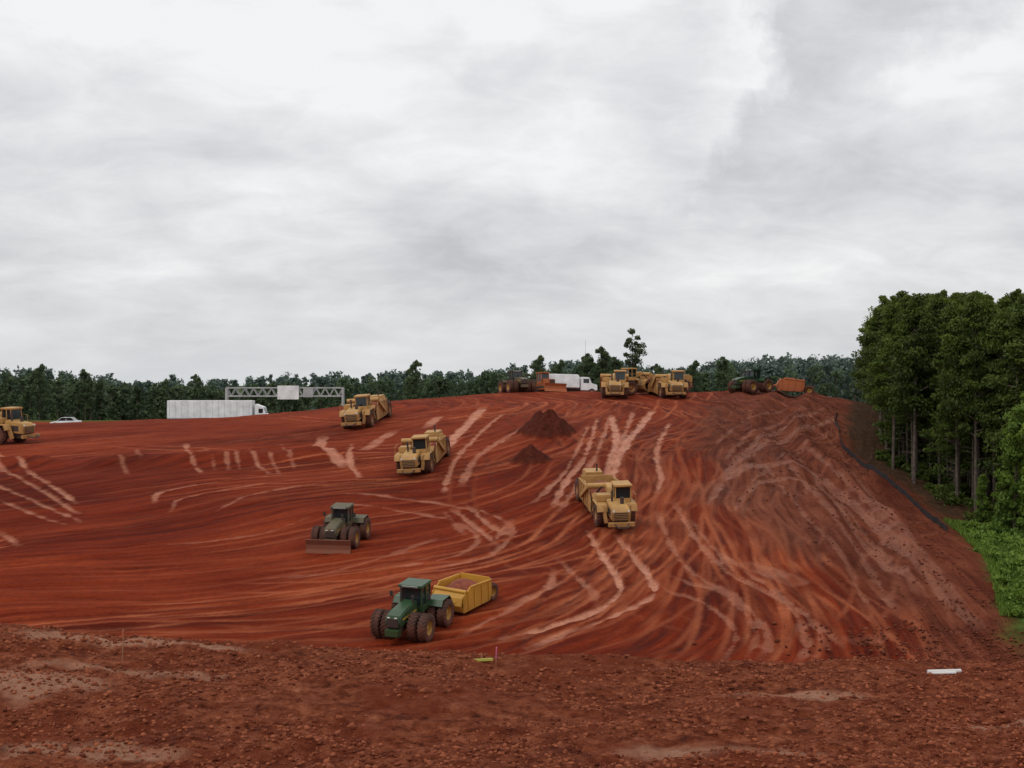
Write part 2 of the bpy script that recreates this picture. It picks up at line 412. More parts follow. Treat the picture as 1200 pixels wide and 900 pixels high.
# ------------------------------------------------------------------ part kit
def bm_mesh(name, bm, mat, smooth=False):
    bmesh.ops.recalc_face_normals(bm, faces=bm.faces)
    me = bpy.data.meshes.new(name); bm.to_mesh(me); bm.free()
    for m in (mat if isinstance(mat, (list, tuple)) else [mat]): me.materials.append(m)
    if smooth:
        for p in me.polygons: p.use_smooth = True
    return me
class Kit:
    def __init__(s): s.p = []
    def add(s, name, me, loc=(0, 0, 0), rz=0): s.p.append((name, me, loc, rz))
    def prism(s, name, pts, y0, y1, mat, bev=.03):
        bm = bmesh.new(); f = bm.faces.new([bm.verts.new((a, y0, b)) for a, b in pts])
        r = bmesh.ops.extrude_face_region(bm, geom=[f])
        bmesh.ops.translate(bm, vec=(0, y1-y0, 0), verts=[v for v in r['geom'] if isinstance(v, bmesh.types.BMVert)])
        bmesh.ops.recalc_face_normals(bm, faces=bm.faces)
        if bev: bmesh.ops.bevel(bm, geom=bm.edges[:], offset=bev, segments=2, affect='EDGES', clamp_overlap=True)
        s.add(name, bm_mesh(name, bm, mat))
    def box(s, name, x0, x1, y0, y1, z0, z1, mat, bev=.03):
        s.prism(name, [(x0, z0), (x1, z0), (x1, z1), (x0, z1)], y0, y1, mat, bev)
    def cyl(s, name, p0, p1, r, mat, n=14, r2=None):
        p0 = Vector(p0); p1 = Vector(p1); d = p1-p0; bm = bmesh.new()
        bmesh.ops.create_cone(bm, cap_ends=True, segments=n, radius1=r, radius2=r if r2 is None else r2, depth=d.length,
            matrix=Matrix.Translation((p0+p1)/2) @ d.to_track_quat('Z', 'Y').to_matrix().to_4x4())
        s.add(name, bm_mesh(name, bm, mat))
    def beam(s, name, p0, p1, w, h, mat, bev=.01):
        p0 = Vector(p0); p1 = Vector(p1); d = p1-p0; bm = bmesh.new()
        bmesh.ops.create_cube(bm, size=1, matrix=Matrix.Translation((p0+p1)/2) @ d.to_track_quat('Z', 'Y').to_matrix().to_4x4() @ Matrix.Diagonal((w, h, d.length, 1)))
        if bev: bmesh.ops.bevel(bm, geom=bm.edges[:], offset=bev, segments=1, affect='EDGES')
        s.add(name, bm_mesh(name, bm, mat))
    def wheel(s, name, loc, r, w, rim, lugs=22):
        key = (round(r, 2), round(w, 2), rim.name)
        if key not in WH: WH[key] = make_wheel(r, w, rim, lugs)
        s.add(name, WH[key], loc, 0 if loc[1] > 0 else math.pi)
WH = {}
def make_wheel(r, w, rim, lugs):
    bm = bmesh.new(); seg = 40
    prof = [(.50*r, .40*w, 0), (.60*r, .49*w, 0), (.78*r, .52*w, 0), (.90*r, .47*w, 0), (.955*r, .36*w, 0), (.965*r, 0, 0),
            (.955*r, -.36*w, 0), (.90*r, -.47*w, 0), (.78*r, -.52*w, 0), (.60*r, -.49*w, 0), (.50*r, -.40*w, 0)]
    pr2 = [(.50*r, .40*w), (.46*r, .34*w), (.42*r, .10*w), (.20*r, .04*w), (.17*r, .20*w), (.001, .22*w)]
    pr3 = [(.50*r, -.40*w), (.44*r, -.3*w), (.2*r, -.1*w), (.001, -.1*w)]
    def lathe(pr, mi):
        rings = []
        for q in pr:
            rings.append([bm.verts.new((q[0]*math.cos(a), q[1], q[0]*math.sin(a))) for a in [2*math.pi*i/seg for i in range(seg)]])
        for A, Bq in zip(rings, rings[1:]):
            for i in range(seg):
                f = bm.faces.new([A[i], A[(i+1) % seg], Bq[(i+1) % seg], Bq[i]]); f.material_index = mi; f.smooth = True
    lathe(prof, 0); lathe(pr2, 1); lathe(pr3, 1)
    for k in range(lugs):
        for sd in (-1, 1):
            a = 2*math.pi*(k+(.5 if sd > 0 else 0))/lugs
            M = Matrix.Rotation(a, 4, 'Y') @ Matrix.Translation((0.972*r, sd*.25*w, 0)) @ Matrix.Rotation(sd*D2R(38), 4, 'X') @ Matrix.Diagonal((.075*r, .56*w, .075*r, 1))
            g = bmesh.ops.create_cube(bm, size=1, matrix=M)
    bmesh.ops.recalc_face_normals(bm, faces=bm.faces)
    me = bpy.data.meshes.new('wheel'); bm.to_mesh(me); bm.free()
    me.materials.append(M_T); me.materials.append(rim); return me
def spawn(kit, name, X0, Y0, heading, z=None, sink=.04, half=2.5, s=1.0):
    e = bpy.data.objects.new(name, None); COL.objects.link(e)
    h = D2R(heading); f = np.array([math.cos(h), math.sin(h)])
    if z is None:
        l = np.array([-f[1], f[0]])
        P4 = [(np.array([X0, Y0])+q*half*f+t*1.2*l) for q in (-1, 1) for t in (-1, 1)]
        z4 = [float(H(p[0], p[1])) for p in P4]
        fw = Vector((f[0]*2*half, f[1]*2*half, (z4[2]+z4[3]-z4[0]-z4[1])/2)).normalized()
        lf = Vector((l[0]*2.4, l[1]*2.4, (z4[1]+z4[3]-z4[0]-z4[2])/2)).normalized()
        up = fw.cross(lf).normalized(); lf = up.cross(fw)
        zz = sum(z4)/4-sink
    else:
        fw = Vector((f[0], f[1], 0)); up = Vector((0, 0, 1)); lf = up.cross(fw); zz = z
    M = Matrix((fw, lf, up)).transposed().to_4x4() @ Matrix.Diagonal((s, s, s, 1)); M.translation = (X0, Y0, zz)
    e.matrix_world = M
    for n, me, loc, rz in kit.p:
        o = add_obj(n, me, e); o.location = loc; o.rotation_euler = (0, 0, rz)
    return e
def cab(k, x0, x1, y0, y1, z0, z1, frame, roof):
    g = .06
    k.box('cab_base', x0, x1, y0, y1, z0, z0+.35*(z1-z0)*.8, frame, .04)
    zb = z0+.28*(z1-z0)
    k.prism('cab_glass', [(x0+g, zb), (x1-g, zb), (x1-g-.12, z1), (x0+g, z1)], y0+g, y1-g, M_GL, .02)
    for i, (a, b, c) in enumerate([(x0+.05, y0+.05, 0), (x0+.05, y1-.05, 0), (x1-.05, y0+.05, -.12), (x1-.05, y1-.05, -.12), ((x0+x1)/2, y0+.04, 0), ((x0+x1)/2, y1-.04, 0)]):
        k.beam('cab_post_%d' % (i+1), (a, b, zb-.02), (a+c, b, z1+.02), .09, .09, frame)
    k.box('cab_roof', x0-.12, x1+.1, y0-.1, y1+.1, z1, z1+.2, roof, .07)

def scraper_kit():
    k = Kit(); Yl = M_Y
    for n, xx in (('front', 4.0), ('rear', -5.0)):
        for sd, t in ((1, 'left'), (-1, 'right')): k.wheel('wheel_%s_%s' % (n, t), (xx, sd*1.32, 1.0), 1.0, .78, Yl, 20)
        k.cyl('axle_'+n, (xx, -1.1, 1), (xx, 1.1, 1), .22, M_D)
    k.box('tractor_frame', 2.9, 6.7, -.5, .5, .65, 1.25, M_D)
    k.prism('engine_hood', [(4.2, 1.2), (6.85, 1.1), (6.95, 1.85), (6.6, 2.2), (4.2, 2.45)], -.78, .78, Yl, .07)
    k.box('radiator_grille', 6.9, 7.0, -.6, .6, 1.2, 1.85, M_D)
    for sd in (-1, 1):
        k.box('hood_side_vent', 4.9, 6.2, sd*.785-.012, sd*.785+.012, 1.4, 1.95, M_D, 0)
    for i in range(4): k.box('grille_bar_%d' % i, 6.98, 7.03, -.6, .6, 1.27+i*.15, 1.31+i*.15, Yl, .005)
    for sd in (-1, 1):
        k.cyl('headlamp', (6.9, sd*.66, 2.0), (7.02, sd*.66, 2.0), .09, M_L)
        k.prism('fender', [(2.85, 1.5), (3.0, 2.12), (5.1, 2.12), (5.35, 1.55), (5.27, 1.5), (5.03, 2.04), (3.07, 2.04), (2.92, 1.5)], sd*.85 if sd > 0 else -1.78, 1.78 if sd > 0 else -.85, Yl, .015)
        k.beam('step_ladder', (5.5, sd*1.0, .6), (5.2, sd*1.2, 2.0), .06, .45, Yl)
        k.beam('hand_rail', (4.9, sd*1.7, 2.1), (4.9, sd*1.7, 2.9), .04, .04, Yl, 0)
        k.beam('hand_rail', (3.5, sd*1.7, 2.9), (4.9, sd*1.7, 2.9), .04, .04, Yl, 0)
    k.box('front_bumper', 6.9, 7.25, -1.15, 1.15, .7, 1.05, Yl)
    k.beam('bail', (7.2, -.6, .95), (7.9, -.4, .8), .1, .1, M_D); k.beam('bail', (7.2, .6, .95), (7.9, .4, .8), .1, .1, M_D); k.beam('bail', (7.9, -.45, .8), (7.9, .45, .8), .1, .1, M_D)
    cab(k, 3.0, 4.5, -.05, 1.4, 2.1, 3.5, Yl, Yl)
    k.box('fuel_tank', 3.0, 4.1, -1.55, -.25, 2.1, 2.7, Yl, .08)
    k.cyl('exhaust_stack', (4.9, -.4, 2.3), (4.9, -.4, 3.35), .09, M_D); k.cyl('air_cleaner', (5.5, .35, 2.2), (5.5, .35, 2.85), .17, M_D)
    k.prism('gooseneck', [(3.1, 1.1), (3.1, 2.3), (2.6, 3.0), (1.2, 3.15), (.85, 2.7), (2.2, 2.45), (2.55, 1.9), (2.55, .95)], -.32, .32, Yl, .05)
    k.cyl('draft_tube', (1.0, -1.85, 2.8), (1.0, 1.85, 2.8), .27, Yl)
    for sd in (-1, 1):
        k.beam('draft_arm', (1.0, sd*1.78, 2.8), (-2.2, sd*1.78, 1.15), .2, .38, Yl)
        k.beam('bowl_cylinder', (1.4, sd*.6, 2.8), (.4, sd*1.2, 1.6), .14, .14, M_D)
        a, b = (1.48, 1.58) if sd > 0 else (-1.58, -1.48)
        k.prism('bowl_side', [(1.2, .4), (-4.1, .5), (-4.1, 2.25), (-2, 2.6), (.1, 2.4), (1.2, 1.3)], a, b, Yl, .02)
        for i, xx in enumerate((-3.8, -2.9, -2.0, -1.1, -.2)): k.beam('bowl_rib', (xx, sd*1.63, .55), (xx, sd*1.63, 2.2), .12, .1, Yl)
        k.beam('bowl_rail', (-4.0, sd*1.64, 2.3), (0, sd*1.64, 2.42), .1, .14, Yl)
    k.box('bowl_floor', -4.1, 1.2, -1.47, 1.47, .36, .48, M_D); k.box('cutting_edge', 1.1, 1.45, -1.5, 1.5, .2, .4, M_BR)
    k.prism('apron', [(1.25, .45), (1.75, .8), (1.85, 1.3), (1.6, 1.9), (1.1, 2.2), (1.0, 2.1), (1.45, 1.8), (1.65, 1.3), (1.55, .9), (1.15, .6)], -1.45, 1.45, Yl, .02)
    k.box('ejector_wall', -4.05, -3.9, -1.47, 1.47, .5, 2.55, Yl)
    bm = bmesh.new(); g = bmesh.ops.create_grid(bm, x_segments=16, y_segments=12, size=1)
    for v in bm.verts:
        a, b = v.co.x, v.co.y; v.co = (-1.4+2.4*a, 1.45*b, 1.6+.95*(1-a*a)*(1-b*b)+.2*float(fbm(a*4+9, b*4+9, 3)))
    k.add('earth_load', bm_mesh('earth_load', bm, M_LOAD, True))
    k.box('rear_frame', -6.9, -4.1, -.7, .7, .85, 1.5, Yl); k.prism('rear_engine', [(-6.9, 1.5), (-5.0, 1.5), (-4.9, 2.6), (-6.6, 2.6), (-6.9, 2.3)], -.8, .8, Yl, .06)
    k.box('rear_radiator', -6.98, -6.88, -.6, .6, 1.55, 2.2, M_D); k.cyl('rear_stack', (-5.4, .3, 2.5), (-5.4, .3, 3.3), .08, M_D)
    k.box('push_block', -7.4, -6.9, -.5, .5, .7, 1.35, M_D)
    return k
def tractor_kit(G, blade=False):
    k = Kit()
    for n, xx in (('front', 1.75), ('rear', -1.75)):
        for sd, t in ((1, 'left'), (-1, 'right')):
            k.wheel('inner_wheel_%s_%s' % (n, t), (xx, sd*.98, .98), .98, .62, M_RIM, 22)
            k.wheel('outer_wheel_%s_%s' % (n, t), (xx, sd*1.78, .98), .98, .62, M_RIM, 22)
        k.cyl('axle_'+n, (xx, -1.9, .98), (xx, 1.9, .98), .14, M_D)
    k.box('front_frame', .3, 3.2, -.4, .4, .8, 1.4, M_D); k.box('rear_frame', -2.9, 0, -.4, .4, .8, 1.35, M_D)
    k.cyl('articulation_joint', (.1, 0, .7), (.1, 0, 1.5), .25, M_D)
    k.prism('engine_hood', [(.35, 1.4), (3.35, 1.3), (3.45, 1.75), (3.3, 2.1), (2.4, 2.3), (.35, 2.45)], -.56, .56, G, .08)
    k.box('front_grille', 3.38, 3.47, -.42, .42, 1.35, 1.95, M_D)
    k.box('yellow_hood_stripe', .6, 3.0, .565, .575, 1.75, 1.87, M_RIM, 0); k.box('yellow_hood_stripe', .6, 3.0, -.575, -.565, 1.75, 1.87, M_RIM, 0)
    for sd in (-1, 1):
        k.box('headlamp', 3.4, 3.5, sd*.27-.11, sd*.27+.11, 1.98, 2.08, M_L)
        k.prism('rear_fender', [(-2.7, 1.7), (-2.4, 2.1), (-1.1, 2.1), (-.8, 1.7), (-.86, 1.66), (-1.15, 2.04), (-2.35, 2.04), (-2.65, 1.65)], .6 if sd > 0 else -1.9, 1.9 if sd > 0 else -.6, G, .01)
        k.beam('mirror_arm', (.2, sd*.9, 2.7), (.35, sd*1.4, 2.8), .03, .03, M_D, 0); k.box('mirror', .33, .38, sd*1.45-.12, sd*1.45+.12, 2.55, 2.95, M_D, .01)
        k.beam('cab_step', (.2, sd*.75, .6), (.1, sd*.85, 1.6), .4, .06, M_D)
    k.box('front_weight', 3.1, 3.7, -.5, .5, .75, 1.2, G)
    cab(k, -1.35, .3, -.85, .85, 1.5, 3.25, G, G)
    k.box('roof_lamps', .33, .4, -.6, .6, 3.3, 3.4, M_L, .01)
    k.cyl('exhaust_stack', (.75, -.5, 2.3), (.75, -.5, 3.5), .07, M_D); k.cyl('intake_stack', (.9, .45, 2.2), (.9, .45, 2.9), .1, M_D)
    k.beam('drawbar', (-2.8, 0, .7), (-3.6, 0, .6), .14, .14, M_D)
    if blade:
        k.prism('dozer_blade', [(3.95, .05), (4.2, .05), (4.0, .4), (3.97, .8), (4.15, 1.3), (4.05, 1.32), (3.85, .85), (3.87, .4)], -2.1, 2.1, M_BR, .01)
        for sd in (-1, 1): k.beam('blade_arm', (2.0, sd*.45, .75), (3.95, sd*.8, .5), .16, .2, M_BR); k.beam('blade_cylinder', (3.2, sd*.3, 1.3), (3.95, sd*.6, 1.0), .1, .1, M_D)
        k.beam('blade_brace', (3.86, -2.0, .5), (3.86, 2.0, .5), .12, .12, M_BR)
    return k
def pan_kit(c):
    k = Kit()
    k.beam('tongue', (4.2, 0, .6), (2.2, 0, .95), .22, .22, c)
    for sd in (-1, 1):
        k.beam('tongue_arm', (2.6, 0, .9), (1.6, sd*1.5, 1.2), .18, .25, c)
        a, b = (1.5, 1.6) if sd > 0 else (-1.6, -1.5)
        k.prism('pan_side', [(1.9, .3), (-1.8, .4), (-2.1, 1.0), (-2.1, 2.1), (.9, 2.25), (1.9, 1.7)], a, b, c, .02)
        for xx in (-1.6, -.6, .4, 1.3): k.beam('side_rib', (xx, sd*1.64, .5), (xx, sd*1.64, 2.0), .1, .09, c)
        k.beam('top_rail', (-2.05, sd*1.62, 2.12), (.9, sd*1.62, 2.26), .12, .14, c)
        k.wheel('wheel', (-2.9, sd*.95, .75), .75, .6, M_RIM, 18)
    k.box('pan_floor', -1.9, 1.9, -1.49, 1.49, .28, .4, M_D); k.box('back_wall', -2.1, -1.98, -1.49, 1.49, .5, 2.3, c)
    k.prism('apron', [(1.9, .35), (2.15, .9), (1.95, 1.5), (1.5, 1.9), (1.45, 1.8), (1.8, 1.45), (2.0, .9), (1.78, .4)], -1.48, 1.48, c, .01)
    k.cyl('cross_tube', (1.5, -1.6, 1.95), (1.5, 1.6, 1.95), .16, c); k.box('rear_frame', -3.6, -2.1, -.5, .5, .6, 1.3, c); k.cyl('axle', (-2.9, -.9, .75), (-2.9, .9, .75), .12, M_D)
    bm = bmesh.new(); bmesh.ops.create_grid(bm, x_segments=14, y_segments=12, size=1)
    for v in bm.verts:
        a, b = v.co.x, v.co.y; v.co = (-.2+1.75*a, 1.47*b, 1.5+.9*(1-a*a)*(1-b*b)+.2*float(fbm(a*4+3, b*4+9, 3)))
    k.add('earth_load', bm_mesh('earth_load', bm, M_LOAD, True))
    return k
def dozer_kit():
    k = Kit(); c = M_OR
    for sd in (-1, 1):
        k.prism('track', [(-1.6, .1), (1.5, .1), (1.95, .45), (1.8, .9), (.2, 1.05), (-1.7, .95), (-2.0, .5)], sd*1.05-.28, sd*1.05+.28, M_D, .08)
        for i in range(16): k.box('track_shoe', -1.9+i*.24, -1.78+i*.24, sd*1.05-.3, sd*1.05+.3, .02, .12, M_D, 0)
        k.beam('push_arm', (0, sd*1.42, .5), (2.7, sd*1.42, .5), .15, .22, c)
    k.box('hull', -1.8, 1.6, -.7, .7, .6, 1.3, c); k.prism('hood', [(-.1, 1.3), (1.8, 1.2), (1.8, 2.0), (-.1, 2.2)], -.55, .55, c, .05)
    k.box('grille', 1.8, 1.87, -.45, .45, 1.25, 1.9, M_D)
    cab(k, -1.6, -.1, -.7, .7, 1.3, 3.0, c, c)
    k.prism('blade', [(2.7, .05), (3.0, .05), (2.75, .5), (2.75, .9), (2.95, 1.3), (2.85, 1.3), (2.62, .9), (2.62, .5)], -1.9, 1.9, c, .01)
    k.cyl('exhaust_stack', (.9, -.2, 2.1), (.9, -.2, 2.9), .07, M_D); k.box('ripper', -2.6, -1.8, -.4, .4, .5, 1.0, M_D)
    return k
def truck_wheels(k, xs, y=1.1, r=.5):
    for xx in xs:
        for sd in (-1, 1): k.wheel('wheel', (xx, sd*y, r), r, .32, M_GR, 30)
def semi_kit():
    k = Kit()
    k.box('trailer_box', -9.6, 3.9, -1.3, 1.3, 1.15, 4.05, M_W, .04)
    for i in range(14): k.box('trailer_side_rib', -9.2+i*.97, -9.16+i*.97, -1.315, -1.3, 1.3, 3.95, M_GR, 0)
    k.box('trailer_rail', -9.6, 3.9, -1.33, -1.3, 1.15, 1.3, M_GR, 0); k.box('chassis', -9.4, 6.9, -.5, .5, .75, 1.1, M_D)
    k.prism('cab', [(4.3, .6), (7.0, .6), (7.0, 1.7), (6.0, 1.95), (5.7, 3.0), (4.3, 3.5)], -1.15, 1.15, M_W, .08)
    k.prism('windshield', [(5.98, 2.05), (6.03, 2.05), (5.78, 2.9), (5.73, 2.9)], -.95, .95, M_GL, 0)
    for sd in (-1, 1): k.box('side_window', 4.9, 5.6, sd*1.16-.01, sd*1.16+.01, 2.05, 2.75, M_GL, 0)
    truck_wheels(k, (-8.6, -7.4, 3.4, 4.5, 6.3)); k.box('landing_gear', 1.0, 1.2, -.8, .8, .2, 1.1, M_D)
    return k
def box_truck_kit():
    k = Kit()
    k.box('chassis', -4, 3.6, -.45, .45, .7, 1.05, M_D)
    k.prism('cargo_box', [(-4.2, 1.05), (1.3, 1.05), (1.3, 2.9), (1.0, 3.15), (-3.9, 3.15), (-4.2, 2.9)], -1.2, 1.2, M_W, .1)
    k.prism('cab', [(1.5, .7), (4.1, .7), (4.15, 1.6), (3.2, 1.85), (2.9, 2.75), (1.5, 2.8)], -1.1, 1.1, M_W, .08)
    k.prism('windshield', [(3.22, 1.9), (3.26, 1.9), (2.99, 2.65), (2.95, 2.65)], -.9, .9, M_GL, 0)
    for sd in (-1, 1): k.box('side_window', 1.9, 2.8, sd*1.11-.01, sd*1.11+.01, 1.85, 2.5, M_GL, 0)
    truck_wheels(k, (-3.1, -1.9, 3.2)); return k
def car_kit():
    k = Kit()
    k.prism('body', [(-2.25, .35), (2.2, .35), (2.25, .7), (1.3, .9), (-2.2, .98), (-2.3, .7)], -.9, .9, M_W, .08)
    k.prism('greenhouse', [(-1.7, .95), (1.15, .9), (.45, 1.4), (-1.1, 1.43)], -.78, .78, M_GL, .05)
    k.box('roof', -1.15, .5, -.72, .72, 1.4, 1.47, M_W, .03)
    for sd in (-1, 1):
        for p in ((-1.65, .97, -1.1, 1.42), (1.1, .92, .45, 1.42), (-.3, .95, -.3, 1.42)): k.beam('pillar', (p[0], sd*.77, p[1]), (p[2], sd*.72, p[3]), .07, .07, M_W)
    truck_wheels(k, (-1.4, 1.4), .8, .33); return k
KS = scraper_kit(); KT = tractor_kit(M_G); KTB = tractor_kit(M_G2, True); KTD = tractor_kit(M_G2); KP = pan_kit(M_Y2); KPO = pan_kit(M_OR)
t1 = hit(482, 750); spawn(KT, 'farm_tractor', t1[0], t1[1]+1.6, -110, s=.84, half=1.8)
spawn(KP, 'towed_pan_scraper', t1[0]+2.75, t1[1]+5.9, -124, half=1.8, s=.76)
p = hit(396, 642); spawn(KTB, 'blade_tractor', p[0]+.1, p[1]+1.6, -101, s=.8, half=1.8)
p = hit(724, 625); spawn(KS, 'motor_scraper', p[0]-.6, p[1]+5.6, -82, half=4.5, s=.87)
p = hit(489, 557); spawn(KS, 'motor_scraper', p[0]+.3, p[1]+5.0, -98, half=4.5, s=.92)
p = hit(426, 500); spawn(KS, 'motor_scraper', p[0], p[1]+4, -98, half=4.5)
p = hit(14, 519); spawn(KS, 'motor_scraper', p[0]-4.2, p[1]+2, -28, half=4.5, s=1.12)
spawn(KS, 'motor_scraper', (722-600)/F*186, 190, -93, half=4)
spawn(KS, 'motor_scraper', (762-600)/F*194, 196, -150, half=4)
spawn(KS, 'motor_scraper', (786-600)/F*187, 191, -86, half=4)
spawn(KTD, 'farm_tractor', (606-600)/F*200, 203, -70, s=.95)
spawn(KT, 'farm_tractor', (884-600)/F*195, 198, -140, s=.95)
spawn(KPO, 'towed_pan_scraper', (930-600)/F*196, 199, 172, half=2, s=.9)
spawn(dozer_kit(), 'bulldozer', (640-600)/F*203, 204, -60, half=1.5, s=.95)
spawn(box_truck_kit(), 'box_truck', (668-600)/F*207, 208, 12, half=2.5, s=.95)
RZ = EYE-6.7+.03
spawn(semi_kit(), 'semi_truck', (267-600)/F*226, 227, 0, z=RZ+.01)
spawn(car_kit(), 'parked_car', (77-600)/F*222, 222, 180, z=RZ+.01)

e = bpy.data.objects.new('highway_road', None); COL.objects.link(e); e.location = (0, 0, RZ)
bm = bmesh.new()
bm.faces.new([bm.verts.new(v) for v in ((-320, 217, 0), (-30, 217, 0), (-30, 233, 0), (-320, 233, 0))])
add_obj('asphalt', bm_mesh('asphalt', bm, M_AS), e)
bm = bmesh.new()
for i in range(40):
    a = -310+i*7; bm.faces.new([bm.verts.new(v) for v in ((a, 224.95, .004), (a+3, 224.95, .004), (a+3, 225.1, .004), (a, 225.1, .004))])
for c in (217.6, 232.2): bm.faces.new([bm.verts.new(v) for v in ((-320, c, .004), (-30, c, .004), (-30, c+.15, .004), (-320, c+.15, .004))])
add_obj('lane_markings', bm_mesh('lane_markings', bm, M_W), e)
k = Kit(); x0, x1 = (266-600)/F*258, (402-600)/F*258; zb, zt = 4.5, 6.0
for xx in (x0, x1):
    for yy in (-.6, .6): k.beam('post', (xx, yy, 0), (xx, yy, zt), .35, .35, M_GR)
for yy in (-.6, .6):
    for zz in (zb, zt): k.beam('chord', (x0, yy, zz), (x1, yy, zz), .24, .24, M_GR)
    n = 26
    for i in range(n):
        a = x0+(x1-x0)*i/n; b = x0+(x1-x0)*(i+1)/n
        k.beam('truss_web', (a, yy, zb if i % 2 else zt), (b, yy, zt if i % 2 else zb), .1, .1, M_GR, 0)
k.box('sign_panel', (326-600)/F*258, (351-600)/F*258, -.85, -.75, 3.9, 6.4, M_W)
k.box('sign_panel', (356-600)/F*258, (368-600)/F*258, -.85, -.75, 4.3, 6.1, M_GR)
spawn(k, 'highway_sign_gantry', 0, 258, 0, z=EYE-6.7)

def near_hit(px, py):
    ys = np.arange(28, 62, .05); xs = (px-600)/F*ys; zr = EYE-(py-450)/F*ys
    kx = np.where(H(xs, ys) > zr)[0]; i = kx[0] if len(kx) else len(ys)//2
    return xs[i], ys[i]
k = Kit(); k.beam('stake', (0, 0, -.2), (.05, 0, 1.05), .05, .03, M_ST); k.beam('ribbon', (.03, 0, .8), (.03, 0, 1.), .07, .05, M_OR)
p = near_hit(143, 775); spawn(k, 'survey_stake', p[0], p[1], 0, z=float(H(*p)))
k = Kit(); k.beam('stake', (0, 0, -.2), (.02, 0, .6), .05, .03, M_ST); k.beam('pink_ribbon', (.01, 0, .2), (.03, 0, .62), .08, .05, M_PK)
k.beam('fallen_lath', (-.85, .1, .12), (-.1, 0, .18), .06, .10, M_YG); k.beam('lath_leg', (-.5, .1, -.1), (-.5, .1, .4), .04, .03, M_ST)
p = near_hit(581, 779); spawn(k, 'survey_stake', p[0], p[1], 0, z=float(H(*p)))
k = Kit(); k.cyl('pipe', (-.58, 0, .05), (.58, .1, .06), .07, M_WP, 20)
k.cyl('pipe', (-.5, -.16, .03), (.35, -.1, .04), .05, M_WP, 16)
p = near_hit(1107, 790); spawn(k, 'drain_pipe', p[0], p[1], 0, z=float(H(*p))+.02)
fy = np.arange(112, 176, .5); fx = green_edge(fy)-.6+.5*fbm(fy*.2, fy*0, 2)
fz = H(fx, fy); hgt = .5+.2*fbm(fy*.7, fy*0, 2, 3)
n = len(fy); vs = np.concatenate([np.stack([fx, fy, fz-.1], 1), np.stack([fx+.05*np.sin(fy*3), fy, fz+hgt], 1)])
fs = np.stack([np.arange(n-1), np.arange(1, n), np.arange(1, n)+n, np.arange(n-1)+n], 1)
e = bpy.data.objects.new('silt_fence', None); COL.objects.link(e)
add_obj('fabric', np_mesh('fabric', vs, fs, [M_BF]), e)

# clods
t = (1+5**.5)/2
IC = np.array([(-1,t,0),(1,t,0),(-1,-t,0),(1,-t,0),(0,-1,t),(0,1,t),(0,-1,-t),(0,1,-t),(t,0,-1),(t,0,1),(-t,0,-1),(-t,0,1)])/1.9
IF = np.array([(0,11,5),(0,5,1),(0,1,7),(0,7,10),(0,10,11),(1,5,9),(5,11,4),(11,10,2),(10,7,6),(7,1,8),(3,9,4),(3,4,2),(3,2,6),(3,6,8),(3,8,9),(4,9,5),(2,4,11),(6,2,10),(8,6,7),(9,8,1)])
def clods(name, cx, cy, r, mat):
    n = len(cx); sc = r[:, None, None]*(.7+.6*rng.rand(n, 1, 3))*np.array([1, 1, .7])
    v = IC[None]*(.7+.6*rng.rand(n, 12, 1))*sc
    a = rng.rand(n)*6.28; ca, sa = np.cos(a)[:, None], np.sin(a)[:, None]
    vx = v[..., 0]*ca-v[..., 1]*sa; vy = v[..., 0]*sa+v[..., 1]*ca
    z = H(cx, cy)+r*.1
    v = np.stack([vx+cx[:, None], vy+cy[:, None], v[..., 2]+z[:, None]], 2).reshape(-1, 3)
    f = (IF[None]+np.arange(n)[:, None, None]*12).reshape(-1, 3)
    add_obj(name, np_mesh(name, v, f, [mat]))
def clod_mat(name, a, b):
    m, N, B = new_mat(name); rr = N.n('ShaderNodeNewGeometry').outputs['Random Per Island']
    N.t.links.new(N.mix(rr, a, b), B.inputs['Base Color']); B.inputs['Roughness'].default_value = .95; B.inputs['Specular IOR Level'].default_value = .1; return m
MC = clod_mat('dirt_clod', (.09, .019, .009), (.30, .092, .044))
n = 52000; cy = 30+26*rng.rand(n); cx = (rng.rand(n)-.5)*.8*cy
keep = vn(cx*.35, cy*.5, 40)+.3*rng.rand(n) > .5; cx, cy = cx[keep], cy[keep]
clods('dirt_clods', cx, cy, .015+.08*rng.rand(len(cx))**3.4, MC)
MC2 = clod_mat('brown_dirt_clod', (.08, .020, .011), (.19, .055, .030))
n = 5000; cy = 76+115*rng.rand(n)**1.3; cx = brown_edge(cy)+(green_edge(cy)-brown_edge(cy))*rng.rand(n)**.5+rng.randn(n)*.8
clods('spoil_clods', cx, cy, .03+.09*rng.rand(n)**4, MC2)
n = 1500; cy = 76+10*rng.rand(n); cx = brown_edge(cy)+2+5*rng.randn(n)
clods('rubble_clods', cx, cy, .04+.12*rng.rand(n)**4, MC2)

# ------------------------------------------------------------------ vegetation
def leaf_mat(name, dark, light, trans=.25):
    m, N, B = new_mat(name)
    tint = N.attr('tint')
    rr = N.n('ShaderNodeNewGeometry').outputs['Random Per Island']
    oi = N.n('ShaderNodeObjectInfo').outputs['Random']
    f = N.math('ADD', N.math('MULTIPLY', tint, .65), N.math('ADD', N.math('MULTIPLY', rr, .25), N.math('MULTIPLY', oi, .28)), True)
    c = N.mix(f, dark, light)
    N.t.links.new(c, B.inputs['Base Color']); B.inputs['Roughness'].default_value = .6; B.inputs['Specular IOR Level'].default_value = .2
    tr_ = N.n('ShaderNodeBsdfTranslucent', i_0=c)
    mx = N.n('ShaderNodeMixShader', i_0=trans); N.t.links.new(B.outputs[0], mx.inputs[1]); N.t.links.new(tr_.outputs[0], mx.inputs[2])
    N.t.links.new(mx.outputs[0], N.t.nodes['Material Output'].inputs[0]); return m
ML = leaf_mat('pine_foliage', (.014, .030, .007), (.12, .165, .028), .3)
